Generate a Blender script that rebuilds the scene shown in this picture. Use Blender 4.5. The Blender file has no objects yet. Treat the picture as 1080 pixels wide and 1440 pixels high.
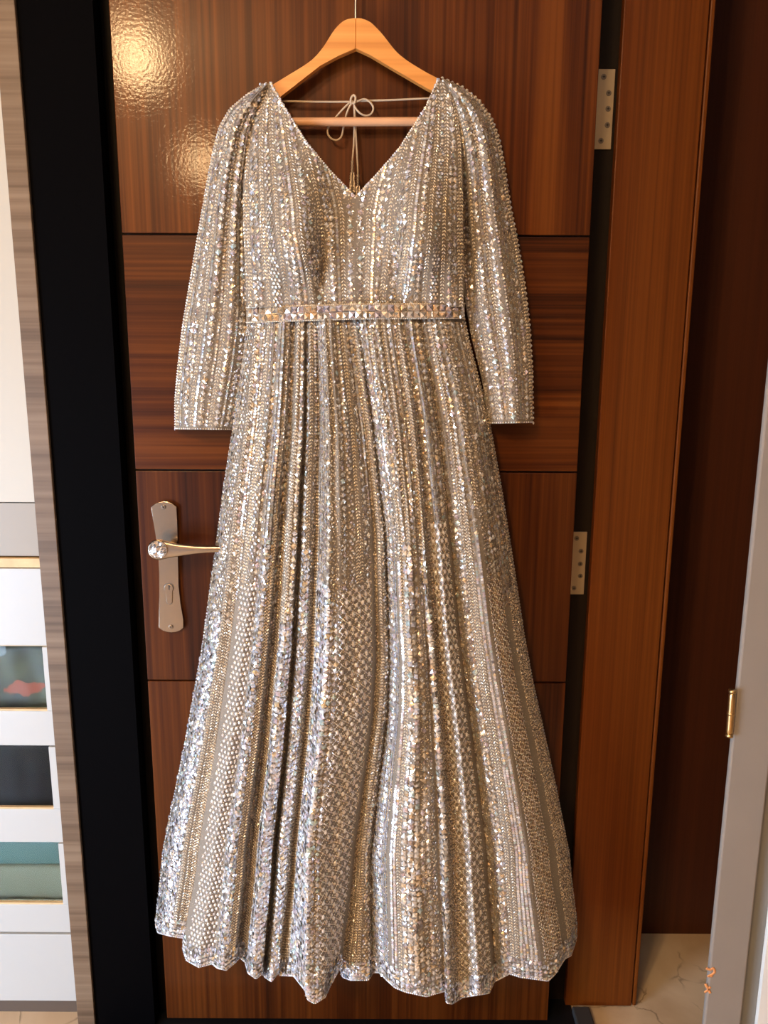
import bpy, bmesh, math, random
import numpy as np

random.seed(7)
rng = np.random.default_rng(11)
SC = bpy.context.scene
COL = SC.collection

# ------------------------------------------------------------------ camera
FPX = 1081.0
CAM = np.array([0.0, 0.0, 1.335])
PITCH = math.radians(11.1)
ROLL = 0.0053
F_ = np.array([0, math.cos(PITCH), -math.sin(PITCH)])
U0 = np.array([0, math.sin(PITCH), math.cos(PITCH)])
X0 = np.array([1.0, 0, 0])
R_ = X0 * math.cos(ROLL) + U0 * math.sin(ROLL)
U_ = U0 * math.cos(ROLL) - X0 * math.sin(ROLL)
from mathutils import Matrix, Vector
cd = bpy.data.cameras.new('camera')
cam = bpy.data.objects.new('camera', cd)
COL.objects.link(cam)
cd.sensor_fit = 'HORIZONTAL'
cd.sensor_width = 36.0
cd.lens = 36.0 * FPX / 1080.0
cd.clip_start = 0.02
cam.matrix_world = Matrix((
    (R_[0], U_[0], -F_[0], CAM[0]),
    (R_[1], U_[1], -F_[1], CAM[1]),
    (R_[2], U_[2], -F_[2], CAM[2]),
    (0, 0, 0, 1)))
SC.camera = cam

# ------------------------------------------------------------------ light
SC.view_settings.view_transform = 'Standard'
SC.view_settings.look = 'None'
SC.view_settings.gamma = 1.0
SC.view_settings.use_curve_mapping = False
SC.view_settings.exposure = -0.10

w = bpy.data.worlds.new('room_ambient')
SC.world = w
w.use_nodes = True
bg = w.node_tree.nodes['Background']
bg.inputs[0].default_value = (1.0, 0.86, 0.72, 1)
bg.inputs[1].default_value = 0.07


def light(name, typ, loc, target, energy, color, size=0.1, size_y=None, spread=None):
    l = bpy.data.lights.new(name, typ)
    l.energy = energy
    l.color = color
    if typ == 'AREA':
        l.size = size
        if size_y:
            l.shape = 'RECTANGLE'
            l.size_y = size_y
        else:
            l.shape = 'DISK'
        if spread:
            l.spread = spread
    else:
        l.shadow_soft_size = size
    o = bpy.data.objects.new(name, l)
    COL.objects.link(o)
    o.location = loc
    o.rotation_euler = (Vector(target) - Vector(loc)).to_track_quat('-Z', 'Y').to_euler()
    return o


# warm ceiling lamps behind the photographer, daylight from a low window on the left
light('ceiling_lamp', 'POINT', (-1.13, -1.1, 2.66), (0.0, 1.3, 0.9), 118, (1.0, 0.64, 0.31), 0.10)
light('wall_lamp', 'POINT', (-0.84, -1.1, 2.23), (0.0, 1.3, 0.9), 50, (1.0, 0.64, 0.31), 0.08)
light('window_daylight', 'AREA', (-1.95, -0.22, 0.58), (0.0, 1.3, 0.22), 92, (0.58, 0.76, 1.0), 0.9, 1.3)

# ------------------------------------------------------------------ helpers
D = 1.345          # front face of the door


def at(x, y, Y):
    """Point on the plane at distance Y whose picture position is (x, y); arrays allowed."""
    x = np.asarray(x, float); y = np.asarray(y, float); Y = np.asarray(Y, float)
    d = F_ * FPX + (x - 540.0)[..., None] * R_ - (y - 720.0)[..., None] * U_
    k = (Y - CAM[1]) / d[..., 1]
    return CAM + d * k[..., None]


def fl(x, y, z=0.0):
    d = F_ * FPX + (x - 540.0) * R_ - (y - 720.0) * U_
    return CAM + d * ((z - CAM[2]) / d[2])


def wloc(o):
    v = Vector((0, 0, 0))
    while o is not None:
        v = v + o.location
        o = o.parent
    return v


def empty(name, loc, label=None, cat=None, group=None, kind=None, parent=None):
    o = bpy.data.objects.new(name, None)
    COL.objects.link(o)
    o.empty_display_size = 0.05
    if parent is not None:
        o.parent = parent
        o.location = Vector(loc) - wloc(parent)
    else:
        o.location = loc
    tag(o, label, cat, group, kind)
    return o


def tag(o, label=None, cat=None, group=None, kind=None):
    if label: o['label'] = label
    if cat: o['category'] = cat
    if group: o['group'] = group
    if kind: o['kind'] = kind
    return o


def obj(name, verts, faces, mat, parent=None, smooth=False):
    me = bpy.data.meshes.new(name)
    off = np.array(wloc(parent)) if parent is not None else np.zeros(3)
    V = np.asarray(verts, float).reshape(-1, 3) - off
    me.from_pydata(V.tolist(), [], [tuple(int(i) for i in f) for f in faces])
    me.update()
    if smooth:
        me.polygons.foreach_set('use_smooth', [True] * len(me.polygons))
    for m in (mat if isinstance(mat, (list, tuple)) else [mat]):
        me.materials.append(m)
    o = bpy.data.objects.new(name, me)
    COL.objects.link(o)
    o.parent = parent
    return o


def from_bm(name, bm, mat, parent=None, smooth=False):
    bmesh.ops.recalc_face_normals(bm, faces=bm.faces)
    me = bpy.data.meshes.new(name)
    if parent is not None:
        bmesh.ops.translate(bm, verts=bm.verts, vec=-wloc(parent))
    bm.to_mesh(me)
    bm.free()
    if smooth:
        me.polygons.foreach_set('use_smooth', [True] * len(me.polygons))
    me.materials.append(mat)
    o = bpy.data.objects.new(name, me)
    COL.objects.link(o)
    o.parent = parent
    return o


def add_box(bm, x0, x1, y0, y1, z0, z1, bev=0.0, seg=2):
    vs = [bm.verts.new((x, y, z)) for z in (z0, z1) for y in (y0, y1) for x in (x0, x1)]
    fs = [bm.faces.new([vs[i] for i in q]) for q in
          ((0, 2, 3, 1), (4, 5, 7, 6), (0, 1, 5, 4), (2, 6, 7, 3), (0, 4, 6, 2), (1, 3, 7, 5))]
    if bev > 0:
        es = list({e for f in fs for e in f.edges})
        bmesh.ops.bevel(bm, geom=es, offset=bev, segments=seg, affect='EDGES', profile=0.5)


def box(name, x0, x1, y0, y1, z0, z1, mat, parent=None, bev=0.0, seg=2):
    bm = bmesh.new()
    add_box(bm, x0, x1, y0, y1, z0, z1, bev, seg)
    return from_bm(name, bm, mat, parent)


def prism(name, pts, y0, y1, mat, parent=None, bev=0.0, seg=2, smooth=False):
    """Outline in (x, z) extruded from y0 (front) to y1 (back)."""
    bm = bmesh.new()
    a = [bm.verts.new((p[0], y0, p[1])) for p in pts]
    b = [bm.verts.new((p[0], y1, p[1])) for p in pts]
    n = len(pts)
    f0 = bm.faces.new(a)
    bm.faces.new(b[::-1])
    for i in range(n):
        bm.faces.new((a[i], b[i], b[(i + 1) % n], a[(i + 1) % n]))
    if bev > 0:
        bmesh.ops.bevel(bm, geom=list(f0.edges), offset=bev, segments=seg, affect='EDGES', profile=0.5)
    return from_bm(name, bm, mat, parent, smooth)


def catmull(pts, n=8):
    P = [np.asarray(p, float) for p in pts]
    P = [2 * P[0] - P[1]] + P + [2 * P[-1] - P[-2]]
    out = []
    for i in range(1, len(P) - 2):
        for k in range(n):
            t = k / n
            a, b, c, d = P[i - 1], P[i], P[i + 1], P[i + 2]
            out.append(0.5 * (2 * b + (c - a) * t + (2 * a - 5 * b + 4 * c - d) * t * t + (3 * b - 3 * c + d - a) * t ** 3))
    out.append(P[-2])
    return np.array(out)


def tube_data(pts, r, n=8):
    P = np.asarray(pts, float)
    rr = np.full(len(P), r) if np.isscalar(r) else np.asarray(r)
    T = np.gradient(P, axis=0)
    T /= np.linalg.norm(T, axis=1)[:, None] + 1e-12
    ref = np.array([0, 1.0, 0]) if abs(T[0][1]) < 0.9 else np.array([1.0, 0, 0])
    nrm = np.cross(T[0], ref); nrm /= np.linalg.norm(nrm)
    V, Fc = [], []
    for i in range(len(P)):
        nrm = nrm - T[i] * np.dot(nrm, T[i]); nrm /= np.linalg.norm(nrm)
        b = np.cross(T[i], nrm)
        for k in range(n):
            a = 2 * math.pi * k / n
            V.append(P[i] + rr[i] * (nrm * math.cos(a) + b * math.sin(a)))
    for i in range(len(P) - 1):
        for k in range(n):
            Fc.append((i * n + k, i * n + (k + 1) % n, (i + 1) * n + (k + 1) % n, (i + 1) * n + k))
    Fc.append(tuple(range(n))[::-1])
    Fc.append(tuple((len(P) - 1) * n + k for k in range(n)))
    return V, Fc


def tube(name, pts, r, mat, parent=None, n=8):
    V, Fc = tube_data(pts, r, n)
    return obj(name, V, Fc, mat, parent, True)


def poly(pts, v):
    """Resample a polyline by index parameter v in 0..1 with its chord length."""
    P = np.asarray(pts, float)
    s = np.concatenate([[0], np.cumsum(np.linalg.norm(np.diff(P, axis=0), axis=1))])
    s /= s[-1]
    return np.stack([np.interp(v, s, P[:, k]) for k in range(P.shape[1])], -1)


# ------------------------------------------------------------------ materials
def new_mat(name):
    m = bpy.data.materials.new(name)
    m.use_nodes = True
    nt = m.node_tree
    return m, nt, nt.nodes['Principled BSDF']


def plain(name, col, rough=0.5, metal=0.0, spec=0.5, bump=None, noise=0.0, nscale=20.0):
    m, nt, b = new_mat(name)
    b.inputs['Base Color'].default_value = (*col, 1)
    b.inputs['Roughness'].default_value = rough
    b.inputs['Metallic'].default_value = metal
    b.inputs['Specular IOR Level'].default_value = spec
    if noise or bump:
        tc = nt.nodes.new('ShaderNodeTexCoord')
        nz = nt.nodes.new('ShaderNodeTexNoise')
        nz.inputs['Scale'].default_value = nscale
        nz.inputs['Detail'].default_value = 6
        nt.links.new(tc.outputs['Object'], nz.inputs['Vector'])
        if noise:
            mx = nt.nodes.new('ShaderNodeMix'); mx.data_type = 'RGBA'
            mx.inputs['A'].default_value = (*[c * (1 - noise) for c in col], 1)
            mx.inputs['B'].default_value = (*[min(1, c * (1 + noise)) for c in col], 1)
            nt.links.new(nz.outputs['Fac'], mx.inputs['Factor'])
            nt.links.new(mx.outputs['Result'], b.inputs['Base Color'])
        if bump:
            bp = nt.nodes.new('ShaderNodeBump')
            bp.inputs['Strength'].default_value = bump
            bp.inputs['Distance'].default_value = 0.002
            nt.links.new(nz.outputs['Fac'], bp.inputs['Height'])
            nt.links.new(bp.outputs['Normal'], b.inputs['Normal'])
    return m


def wood(name, dark, mid, lite, grain='Z', rough=0.35, coat=0.0, coat_rough=0.1, fine=170.0, bands=9.0, bump=0.05, spec=0.5, seed=0.0):
    """Veneer: fine streaks stretched along the grain over broad tonal bands."""
    m, nt, b = new_mat(name)
    L = nt.links
    tc = nt.nodes.new('ShaderNodeTexCoord')

    def streak(sc, along, detail, dist):
        mp = nt.nodes.new('ShaderNodeMapping')
        s = [sc, sc, sc]
        s['XYZ'.index(grain)] = along
        mp.inputs['Scale'].default_value = s
        mp.inputs['Location'].default_value = (seed, seed * 1.7, seed * 0.6)
        nz = nt.nodes.new('ShaderNodeTexNoise')
        nz.inputs['Scale'].default_value = 1.0
        nz.inputs['Detail'].default_value = detail
        nz.inputs['Distortion'].default_value = dist
        L.new(tc.outputs['Object'], mp.inputs['Vector'])
        L.new(mp.outputs['Vector'], nz.inputs['Vector'])
        return nz
    a = streak(fine, 1.6, 5, 0.35)
    c = streak(bands, 0.35, 3, 0.5)
    e = streak(fine * 0.35, 0.8, 3, 0.6)
    add = nt.nodes.new('ShaderNodeMath'); add.operation = 'MULTIPLY_ADD'
    L.new(c.outputs['Fac'], add.inputs[0]); add.inputs[1].default_value = 0.42
    ma = nt.nodes.new('ShaderNodeMath'); ma.operation = 'MULTIPLY'
    L.new(a.outputs['Fac'], ma.inputs[0]); ma.inputs[1].default_value = 0.34
    L.new(ma.outputs[0], add.inputs[2])
    ad2 = nt.nodes.new('ShaderNodeMath'); ad2.operation = 'MULTIPLY_ADD'
    L.new(e.outputs['Fac'], ad2.inputs[0]); ad2.inputs[1].default_value = 0.34
    L.new(add.outputs[0], ad2.inputs[2])
    rp = nt.nodes.new('ShaderNodeValToRGB')
    rp.color_ramp.elements[0].position = 0.41
    rp.color_ramp.elements[0].color = (*dark, 1)
    rp.color_ramp.elements[1].position = 0.68
    rp.color_ramp.elements[1].color = (*lite, 1)
    k = rp.color_ramp.elements.new(0.53); k.color = (*mid, 1)
    L.new(ad2.outputs[0], rp.inputs['Fac'])
    L.new(rp.outputs['Color'], b.inputs['Base Color'])
    b.inputs['Roughness'].default_value = rough
    b.inputs['Specular IOR Level'].default_value = spec
    b.inputs['Coat Weight'].default_value = coat
    b.inputs['Coat Roughness'].default_value = coat_rough
    bp = nt.nodes.new('ShaderNodeBump')
    bp.inputs['Strength'].default_value = bump
    bp.inputs['Distance'].default_value = 0.001
    L.new(ma.outputs[0], bp.inputs['Height'])
    L.new(bp.outputs['Normal'], b.inputs['Normal'])
    if coat:
        nz = nt.nodes.new('ShaderNodeTexNoise')
        nz.inputs['Scale'].default_value = 210
        nz.inputs['Detail'].default_value = 4
        L.new(tc.outputs['Object'], nz.inputs['Vector'])
        b2 = nt.nodes.new('ShaderNodeBump')
        b2.inputs['Strength'].default_value = 0.07
        b2.inputs['Distance'].default_value = 0.002
        L.new(nz.outputs['Fac'], b2.inputs['Height'])
        L.new(b2.outputs['Normal'], b.inputs['Coat Normal'])
    return m


M = {}
dk, md, lt = (0.020, 0.0036, 0.0007), (0.066, 0.0142, 0.0018), (0.130, 0.034, 0.0046)
for i, g in enumerate('ZXZXZ'):
    kd_ = (1.0, 0.92, 0.74, 0.9, 0.80)[i]
    M['door%d' % i] = wood('door_veneer_%d' % i, *[tuple(c * kd_ for c in q) for q in (dk, md, lt)], g, 0.40, 0.15, 0.085, spec=0.13, bump=0.12, seed=3.1 * i + 0.7)
M['groove'] = plain('groove_dark', (0.012, 0.005, 0.003), 0.6)
M['black'] = plain('black_laminate', (0.0007, 0.0005, 0.0008), 0.7, spec=0.03)
M['black_lip'] = plain('dark_lipping', (0.004, 0.0026, 0.002), 0.6, spec=0.06)
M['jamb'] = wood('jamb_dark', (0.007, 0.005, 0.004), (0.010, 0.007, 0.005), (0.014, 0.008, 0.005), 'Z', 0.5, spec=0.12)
M['board'] = wood('board_veneer', (0.070, 0.0150, 0.0013), (0.108, 0.0255, 0.0022), (0.150, 0.039, 0.0038), 'Z', 0.45, fine=260, bands=7, spec=0.2, seed=9)
M['panel'] = wood('closet_veneer', (0.040, 0.0105, 0.0045), (0.056, 0.0145, 0.0058), (0.072, 0.0190, 0.007), 'Z', 0.5, fine=240, bands=6, spec=0.3, seed=4)
M['strip'] = wood('wardrobe_edge', (0.075, 0.045, 0.026), (0.140, 0.090, 0.056), (0.205, 0.140, 0.092), 'X', 0.5, fine=120, bands=14, spec=0.3, seed=2)
M['white'] = plain('white_laminate', (0.44, 0.44, 0.43), 0.4)
M['cream'] = plain('cream_board', (0.46, 0.43, 0.37), 0.5)
M['ply'] = plain('ply_edge', (0.60, 0.42, 0.22), 0.6, noise=0.25, nscale=60)
M['plinth'] = plain('plinth_brown', (0.09, 0.065, 0.05), 0.5)
M['steel'] = plain('brushed_steel', (0.36, 0.285, 0.215), 0.27, 1.0)
M['steel_dark'] = plain('screw_steel', (0.20, 0.17, 0.14), 0.35, 1.0)
M['hole'] = plain('key_slot', (0.01, 0.008, 0.006), 0.6)
M['hinge'] = plain('hinge_metal', (0.42, 0.34, 0.23), 0.42, 0.7)
M['brass'] = plain('brass', (0.62, 0.42, 0.20), 0.3, 1.0)
M['grey'] = plain('grey_paint', (0.27, 0.24, 0.215), 0.45, noise=0.10, nscale=9)
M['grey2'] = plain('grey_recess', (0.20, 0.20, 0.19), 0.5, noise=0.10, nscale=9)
M['wallw'] = plain('white_wall', (0.82, 0.82, 0.80), 0.6)
M['wallf'] = plain('cream_wall', (0.42, 0.31, 0.21), 0.7)
M['orange'] = plain('orange_paint', (0.80, 0.33, 0.12), 0.5)
M['hanger'] = wood('hanger_beech', (0.58, 0.21, 0.04), (0.70, 0.28, 0.06), (0.76, 0.34, 0.085), 'X', 0.35, fine=130, bands=16, bump=0.02, seed=5)
M['hanger_bar'] = plain('hanger_bar', (0.68, 0.37, 0.20), 0.4, noise=0.08, nscale=30)
M['wire'] = plain('hook_wire', (0.55, 0.55, 0.55), 0.25, 1.0)
M['cord'] = plain('tie_cord', (0.52, 0.41, 0.29), 0.6, bump=0.3, nscale=400)
M['granite'] = plain('dark_granite', (0.006, 0.006, 0.007), 0.3, spec=0.3)
M['rubber'] = plain('dark_bar', (0.035, 0.035, 0.037), 0.5)


def marble():
    m, nt, b = new_mat('beige_marble')
    L = nt.links
    tc = nt.nodes.new('ShaderNodeTexCoord')
    n1 = nt.nodes.new('ShaderNodeTexNoise'); n1.inputs['Scale'].default_value = 5; n1.inputs['Detail'].default_value = 8
    n1.inputs['Distortion'].default_value = 1.0
    L.new(tc.outputs['Object'], n1.inputs['Vector'])
    rp = nt.nodes.new('ShaderNodeValToRGB')
    rp.color_ramp.elements[0].position = 0.3; rp.color_ramp.elements[0].color = (0.52, 0.37, 0.23, 1)
    rp.color_ramp.elements[1].position = 0.7; rp.color_ramp.elements[1].color = (0.72, 0.58, 0.42, 1)
    L.new(n1.outputs['Fac'], rp.inputs['Fac'])
    # thin brown veins
    mp = nt.nodes.new('ShaderNodeMapping'); mp.inputs['Scale'].default_value = (1, 1, 1)
    L.new(tc.outputs['Object'], mp.inputs['Vector'])
    mixv = nt.nodes.new('ShaderNodeMix'); mixv.data_type = 'RGBA'
    mixv.inputs['Factor'].default_value = 0.12
    L.new(mp.outputs['Vector'], mixv.inputs['A']); L.new(n1.outputs['Color'], mixv.inputs['B'])
    vo = nt.nodes.new('ShaderNodeTexVoronoi'); vo.feature = 'DISTANCE_TO_EDGE'; vo.inputs['Scale'].default_value = 7
    L.new(mixv.outputs['Result'], vo.inputs['Vector'])
    r2 = nt.nodes.new('ShaderNodeValToRGB')
    r2.color_ramp.elements[0].position = 0.0; r2.color_ramp.elements[0].color = (0.8, 0.8, 0.8, 1)
    r2.color_ramp.elements[1].position = 0.018; r2.color_ramp.elements[1].color = (0, 0, 0, 1)
    L.new(vo.outputs['Distance'], r2.inputs['Fac'])
    n3 = nt.nodes.new('ShaderNodeTexNoise'); n3.inputs['Scale'].default_value = 9
    L.new(tc.outputs['Object'], n3.inputs['Vector'])
    r3 = nt.nodes.new('ShaderNodeValToRGB')
    r3.color_ramp.elements[0].position = 0.48; r3.color_ramp.elements[1].position = 0.62
    L.new(n3.outputs['Fac'], r3.inputs['Fac'])
    mu = nt.nodes.new('ShaderNodeMath'); mu.operation = 'MULTIPLY'
    L.new(r2.outputs['Color'], mu.inputs[0]); L.new(r3.outputs['Color'], mu.inputs[1])
    mx = nt.nodes.new('ShaderNodeMix'); mx.data_type = 'RGBA'
    L.new(mu.outputs[0], mx.inputs['Factor']); L.new(rp.outputs['Color'], mx.inputs['A'])
    mx.inputs['B'].default_value = (0.14, 0.08, 0.045, 1)
    L.new(mx.outputs['Result'], b.inputs['Base Color'])
    b.inputs['Roughness'].default_value = 0.3
    return m


M['marble'] = marble()


def tinted(name, metal, rough, attr='tint', spec=0.5):
    m, nt, b = new_mat(name)
    a = nt.nodes.new('ShaderNodeAttribute'); a.attribute_name = attr
    nt.links.new(a.outputs['Color'], b.inputs['Base Color'])
    b.inputs['Metallic'].default_value = metal
    b.inputs['Roughness'].default_value = rough
    b.inputs['Specular IOR Level'].default_value = spec
    return m


M['mirror'] = tinted('mirror_sequin', 0.62, 0.17)
M['bead'] = tinted('glass_bead', 0.35, 0.28)
M['crystal'] = plain('belt_crystal', (0.80, 0.74, 0.66), 0.10, 0.8)
M['tulle'] = plain('champagne_tulle', (0.21, 0.174, 0.136), 0.7, bump=0.4, noise=0.12, nscale=500)
M['tulle'].node_tree.nodes['Principled BSDF'].inputs['Sheen Weight'].default_value = 0.25
M['belt'] = plain('belt_fabric', (0.40, 0.33, 0.25), 0.7, bump=0.4, nscale=500)


def glass_mat(name, col, rough, trans=1.0):
    m, nt, b = new_mat(name)
    b.inputs['Base Color'].default_value = (*col, 1)
    b.inputs['Roughness'].default_value = rough
    b.inputs['Transmission Weight'].default_value = trans
    b.inputs['IOR'].default_value = 1.18
    return m


M['glass'] = glass_mat('drawer_glass', (0.97, 1.0, 0.99), 0.0)
M['frost'] = glass_mat('frosted_glass', (0.9, 0.95, 0.92), 0.25)
M['frosted'] = plain('frosted_panel', (0.28, 0.24, 0.19), 0.45)
M['gem'] = plain('knob_crystal', (0.9, 0.9, 0.95), 0.03, 0.9)

# ------------------------------------------------------------------ the setting
o = box('floor', -3, 3, -3, 3, -0.05, 0.0, M['marble'])
tag(o, 'beige marble floor with thin brown veins and sunlit patch', kind='structure')

o = box('ceiling', -2.6, 2.6, -2.4, 2.2, 2.75, 2.80, M['wallw'])
tag(o, 'white ceiling above the room', kind='structure')
o = box('wall_front', -2.6, 2.6, -2.45, -2.40, 0.0, 2.75, M['wallf'])
tag(o, 'cream wall behind the photographer', kind='structure')

# dark sill under the door, with a bare bar along its end
xl = at(134, 1440, 1.30)[0]
xr = fl(803, 1419)[0]
o = box('trim_1', xl, xr, 1.25, 1.75, 0.0, 0.006, M['granite'], bev=0.002)
tag(o, 'black stone sill on the floor under the door', kind='structure')
p0, p1 = fl(804, 1418, 0.012), fl(829, 1420, 0.012)
o = box('trim_2', p0[0], p1[0], 1.2, p0[1], 0.0, 0.018, M['rubber'], bev=0.003)
tag(o, 'short dark grey bar on the floor beside the door foot', kind='structure')

# black panel wall behind the free edge of the door
bxl = at(20, 0, 1.325)[0]
bxr = at(132, 0, 1.338)[0]
o = box('wall_left', bxl + 0.0005, bxr, 1.331, D + 0.10, 0.0, 2.7, M['black'])
tag(o, 'black laminate panel between wardrobe edge and door', kind='structure')
o = box('wall_back', bxr - 0.3, 0.50, D + 0.10, D + 0.14, 0.0, 2.7, M['black'])
tag(o, 'black laminate wall panel behind the open door', kind='structure')

# jamb, facing board and its edge bead, right of the hinges
YB = 1.39
jx0 = at(828, 400, D + 0.06)[0] - 0.03
bx0 = at(878.5, 0, YB)[0]
bx1 = at(998.5, 0, YB)[0]
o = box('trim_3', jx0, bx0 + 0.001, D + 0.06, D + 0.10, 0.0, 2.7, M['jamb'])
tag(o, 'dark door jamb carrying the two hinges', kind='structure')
o = box('trim_4', bx0, bx1, YB, YB + 0.05, 0.004, 2.7, M['board'], bev=0.0015)
tag(o, 'wide orange brown veneered frame board beside the hinges', kind='structure')
mx1 = at(1007.5, 0, YB)[0]
o = box('trim_5', bx1 + 0.0025, mx1, YB + 0.001, YB + 0.05, 0.004, 2.7, M['board'], bev=0.002)
tag(o, 'slim brown edge strip along the frame board', kind='structure')
o = box('trim_6', bx1 - 0.001, bx1 + 0.004, YB + 0.012, YB + 0.05, 0.004, 2.7, M['groove'])
tag(o, 'dark joint line between frame board and edge strip', kind='structure')

YP = fl(950, 1313)[1]
o = box('wall_rear', 0.40, 1.9, YP, YP + 0.05, 0.0, 2.7, M['panel'])
tag(o, 'dark brown veneered closet wall set back at the right', kind='structure')

# grey frame post close to the camera at the right
YG = 1.10
gx0 = at(1029.5, 1010, YG + 0.008)[0]
gx1 = gx0 + (at(1040, 1440, YG)[0] - at(988, 1440, YG)[0])
gx2 = gx1 + 0.030
post = box('trim_7', gx0, gx1, YG, YG + 0.010, 0.0, 2.7, M['grey'], bev=0.003)
tag(post, 'grey painted frame post at the right edge', kind='structure')
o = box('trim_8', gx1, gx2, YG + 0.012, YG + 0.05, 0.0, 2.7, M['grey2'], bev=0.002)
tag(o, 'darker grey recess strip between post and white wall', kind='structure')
o = box('wall_right', gx2, gx2 + 0.5, YG + 0.004, YG + 0.05, 0.0, 2.7, M['wallw'])
tag(o, 'white wall at the far right edge', kind='structure')
# brass hinge knuckle on the post's edge
k0, k1 = at(1030, 972, YG - 0.004), at(1025.5, 1034, YG - 0.004)
kp = [k0 + (k1 - k0) * t for t in np.linspace(0, 1, 13)]
kr = [0.0035] + [0.0052] * 11 + [0.0035]
kn = tube('hinge_knuckle', kp, kr, M['brass'], post, 12)
kn['label'] = 'small brass hinge barrel on the grey post'
for q in (0.0, 0.5, 1.0):
    c = k0 + (k1 - k0) * q
    tube('knuckle_ring', [c - np.array([0, 0, 0.0022]), c + np.array([0, 0, 0.0022])], 0.0058, M['brass'], kn, 12)
# smears of orange paint on the post
for pts in ([(993, 1362), (999, 1364), (1003, 1362), (1005, 1367), (1001, 1371), (996, 1373), (1002, 1373)],
            [(992, 1384), (996, 1391), (999, 1397)], [(991, 1396), (995, 1393), (999, 1388)]):
    P = catmull([at(x, y, YG - 0.0008) for x, y in pts], 5)
    V, Fc = tube_data(P, 0.0022, 6)
    V = np.array(V); V[:, 1] = YG + (V[:, 1] - YG) * 0.4
    s = obj('paint_smear', V, Fc, M['orange'], post, True)
    s['label'] = 'orange paint smear on grey post'

# ------------------------------------------------------------------ the door
ZT = 2.06
dx0 = at(152.5, 0, D)[0]
dx1 = at(847.5, 0, D)[0]
dz = [0.012, float(at(500, 959, D)[2]), float(at(500, 663, D)[2]), float(at(500, 331, D)[2]), ZT]
door = empty('door_1', ((dx0 + dx1) / 2, D + 0.02, 0.012), 'glossy dark brown veneered door carrying the silver gown', kind='structure')
box('core', dx0 + 0.004, dx1 - 0.004, D + 0.012, D + 0.040, 0.012, ZT, M['groove'], door)
names = [3, 2, 1, 0]
G = 0.0022
zs = [dz[4], dz[3], dz[2], dz[1], dz[0]]
for i in range(4):
    zt, zb = zs[i], zs[i + 1]
    gx = (0, 1, 2, 4)[i] if i < 3 else 4
    box('veneer_panel', dx0, dx1, D, D + 0.012, zb + (G if i < 3 else 0), zt - (G * 0.4 if i else 0), M['door%d' % gx], door, bev=0.0012)
lip = box('edge_lipping', dx0 - 0.024, dx0 + 0.002, D + 0.020, D + 0.038, 0.012, ZT, M['black_lip'], door, bev=0.001)
lip['label'] = 'dark recessed edge strip along the lock side'

# lock plate with lever handle
hd = empty('door_handle', at(236, 800, D), parent=door)
hd['label'] = 'brushed steel lever handle with crystal end on a waisted plate'
PL = [(212, 713), (216, 735), (219.5, 757), (222.5, 777), (224, 808), (224, 840), (223, 883)]
PR = [(258, 883), (257.5, 871), (253.5, 848), (251, 824), (250.2, 790), (249.6, 757), (249, 735), (248.3, 713)]
TOP = [(242, 708), (236, 705.6), (230, 704.8), (223.5, 706), (217, 709)]
BOT = [(229, 887), (235, 889), (241, 889.6), (247, 889), (253, 887)]
out = PL + BOT + PR + TOP
pt = [at(x, y, D - 0.008) for x, y in out]
plate = prism('back_plate', [(p[0], p[2]) for p in pt], D - 0.008, D - 0.0002, M['steel'], hd, bev=0.0012)


def disc(name, c, r, y0, y1, mat, parent, n=24, bev=0.0004):
    return prism(name, [(c[0] + r * math.cos(2 * math.pi * k / n), c[2] + r * math.sin(2 * math.pi * k / n)) for k in range(n)],
                 y0, y1, mat, parent, bev=bev)


def screw(x, y, Y, r, parent):
    c = at(x, y, Y)
    disc('screw', c, r, Y - 0.0012, Y, M['steel_dark'], parent, 16)


for (x, y) in ((230, 713), (240.3, 881.5)):
    c = at(x, y, D - 0.008)
    bm = bmesh.new()
    s = 0.0036
    # raised washer ring, head and cross slot
    disc('screw_ring', c, 0.0044, D - 0.0088, D - 0.0078, M['steel_dark'], hd, 20)
    disc('screw', c, 0.0034, D - 0.0096, D - 0.0080, M['steel'], hd, 16)
    for a, b in ((0.0018, 0.0005), (0.0005, 0.0018)):
        add_box(bm, c[0] - a, c[0] + a, D - 0.0098, D - 0.0094, c[2] - b, c[2] + b)
    from_bm('screw_slot', bm, M['hole'], hd)
# keyhole cylinder
c = at(237.5, 827, D - 0.008); c2 = at(238.3, 845.5, D - 0.008)
kz = [(c[0] + 0.0082 * math.cos(a), c[2] + 0.0082 * math.sin(a)) for a in np.linspace(math.radians(-52), math.radians(232), 22)]
kz += [(c2[0] + 0.0050 * math.cos(a), c2[2] + 0.0050 * math.sin(a)) for a in np.linspace(math.radians(180), math.radians(360), 10)]
prism('key_surround', [((x - c[0]) * 1.13 + c[0], (z - (c[2] + c2[2]) / 2) * 1.07 + (c[2] + c2[2]) / 2) for x, z in kz], D - 0.0086, D - 0.0078, M['steel_dark'], hd)
prism('key_cylinder', kz, D - 0.0098, D - 0.0078, M['steel'], hd, bev=0.0006)
kc = at(237.8, 826, D - 0.0098)
bm = bmesh.new()
add_box(bm, kc[0] - 0.0008, kc[0] + 0.0008, D - 0.0101, D - 0.0096, kc[2] - 0.0045, kc[2] + 0.0045)
add_box(bm, kc[0] - 0.0008, kc[0] + 0.0022, D - 0.0101, D - 0.0096, kc[2] + 0.0005, kc[2] + 0.002)
from_bm('key_slot', bm, M['hole'], hd)
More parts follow.
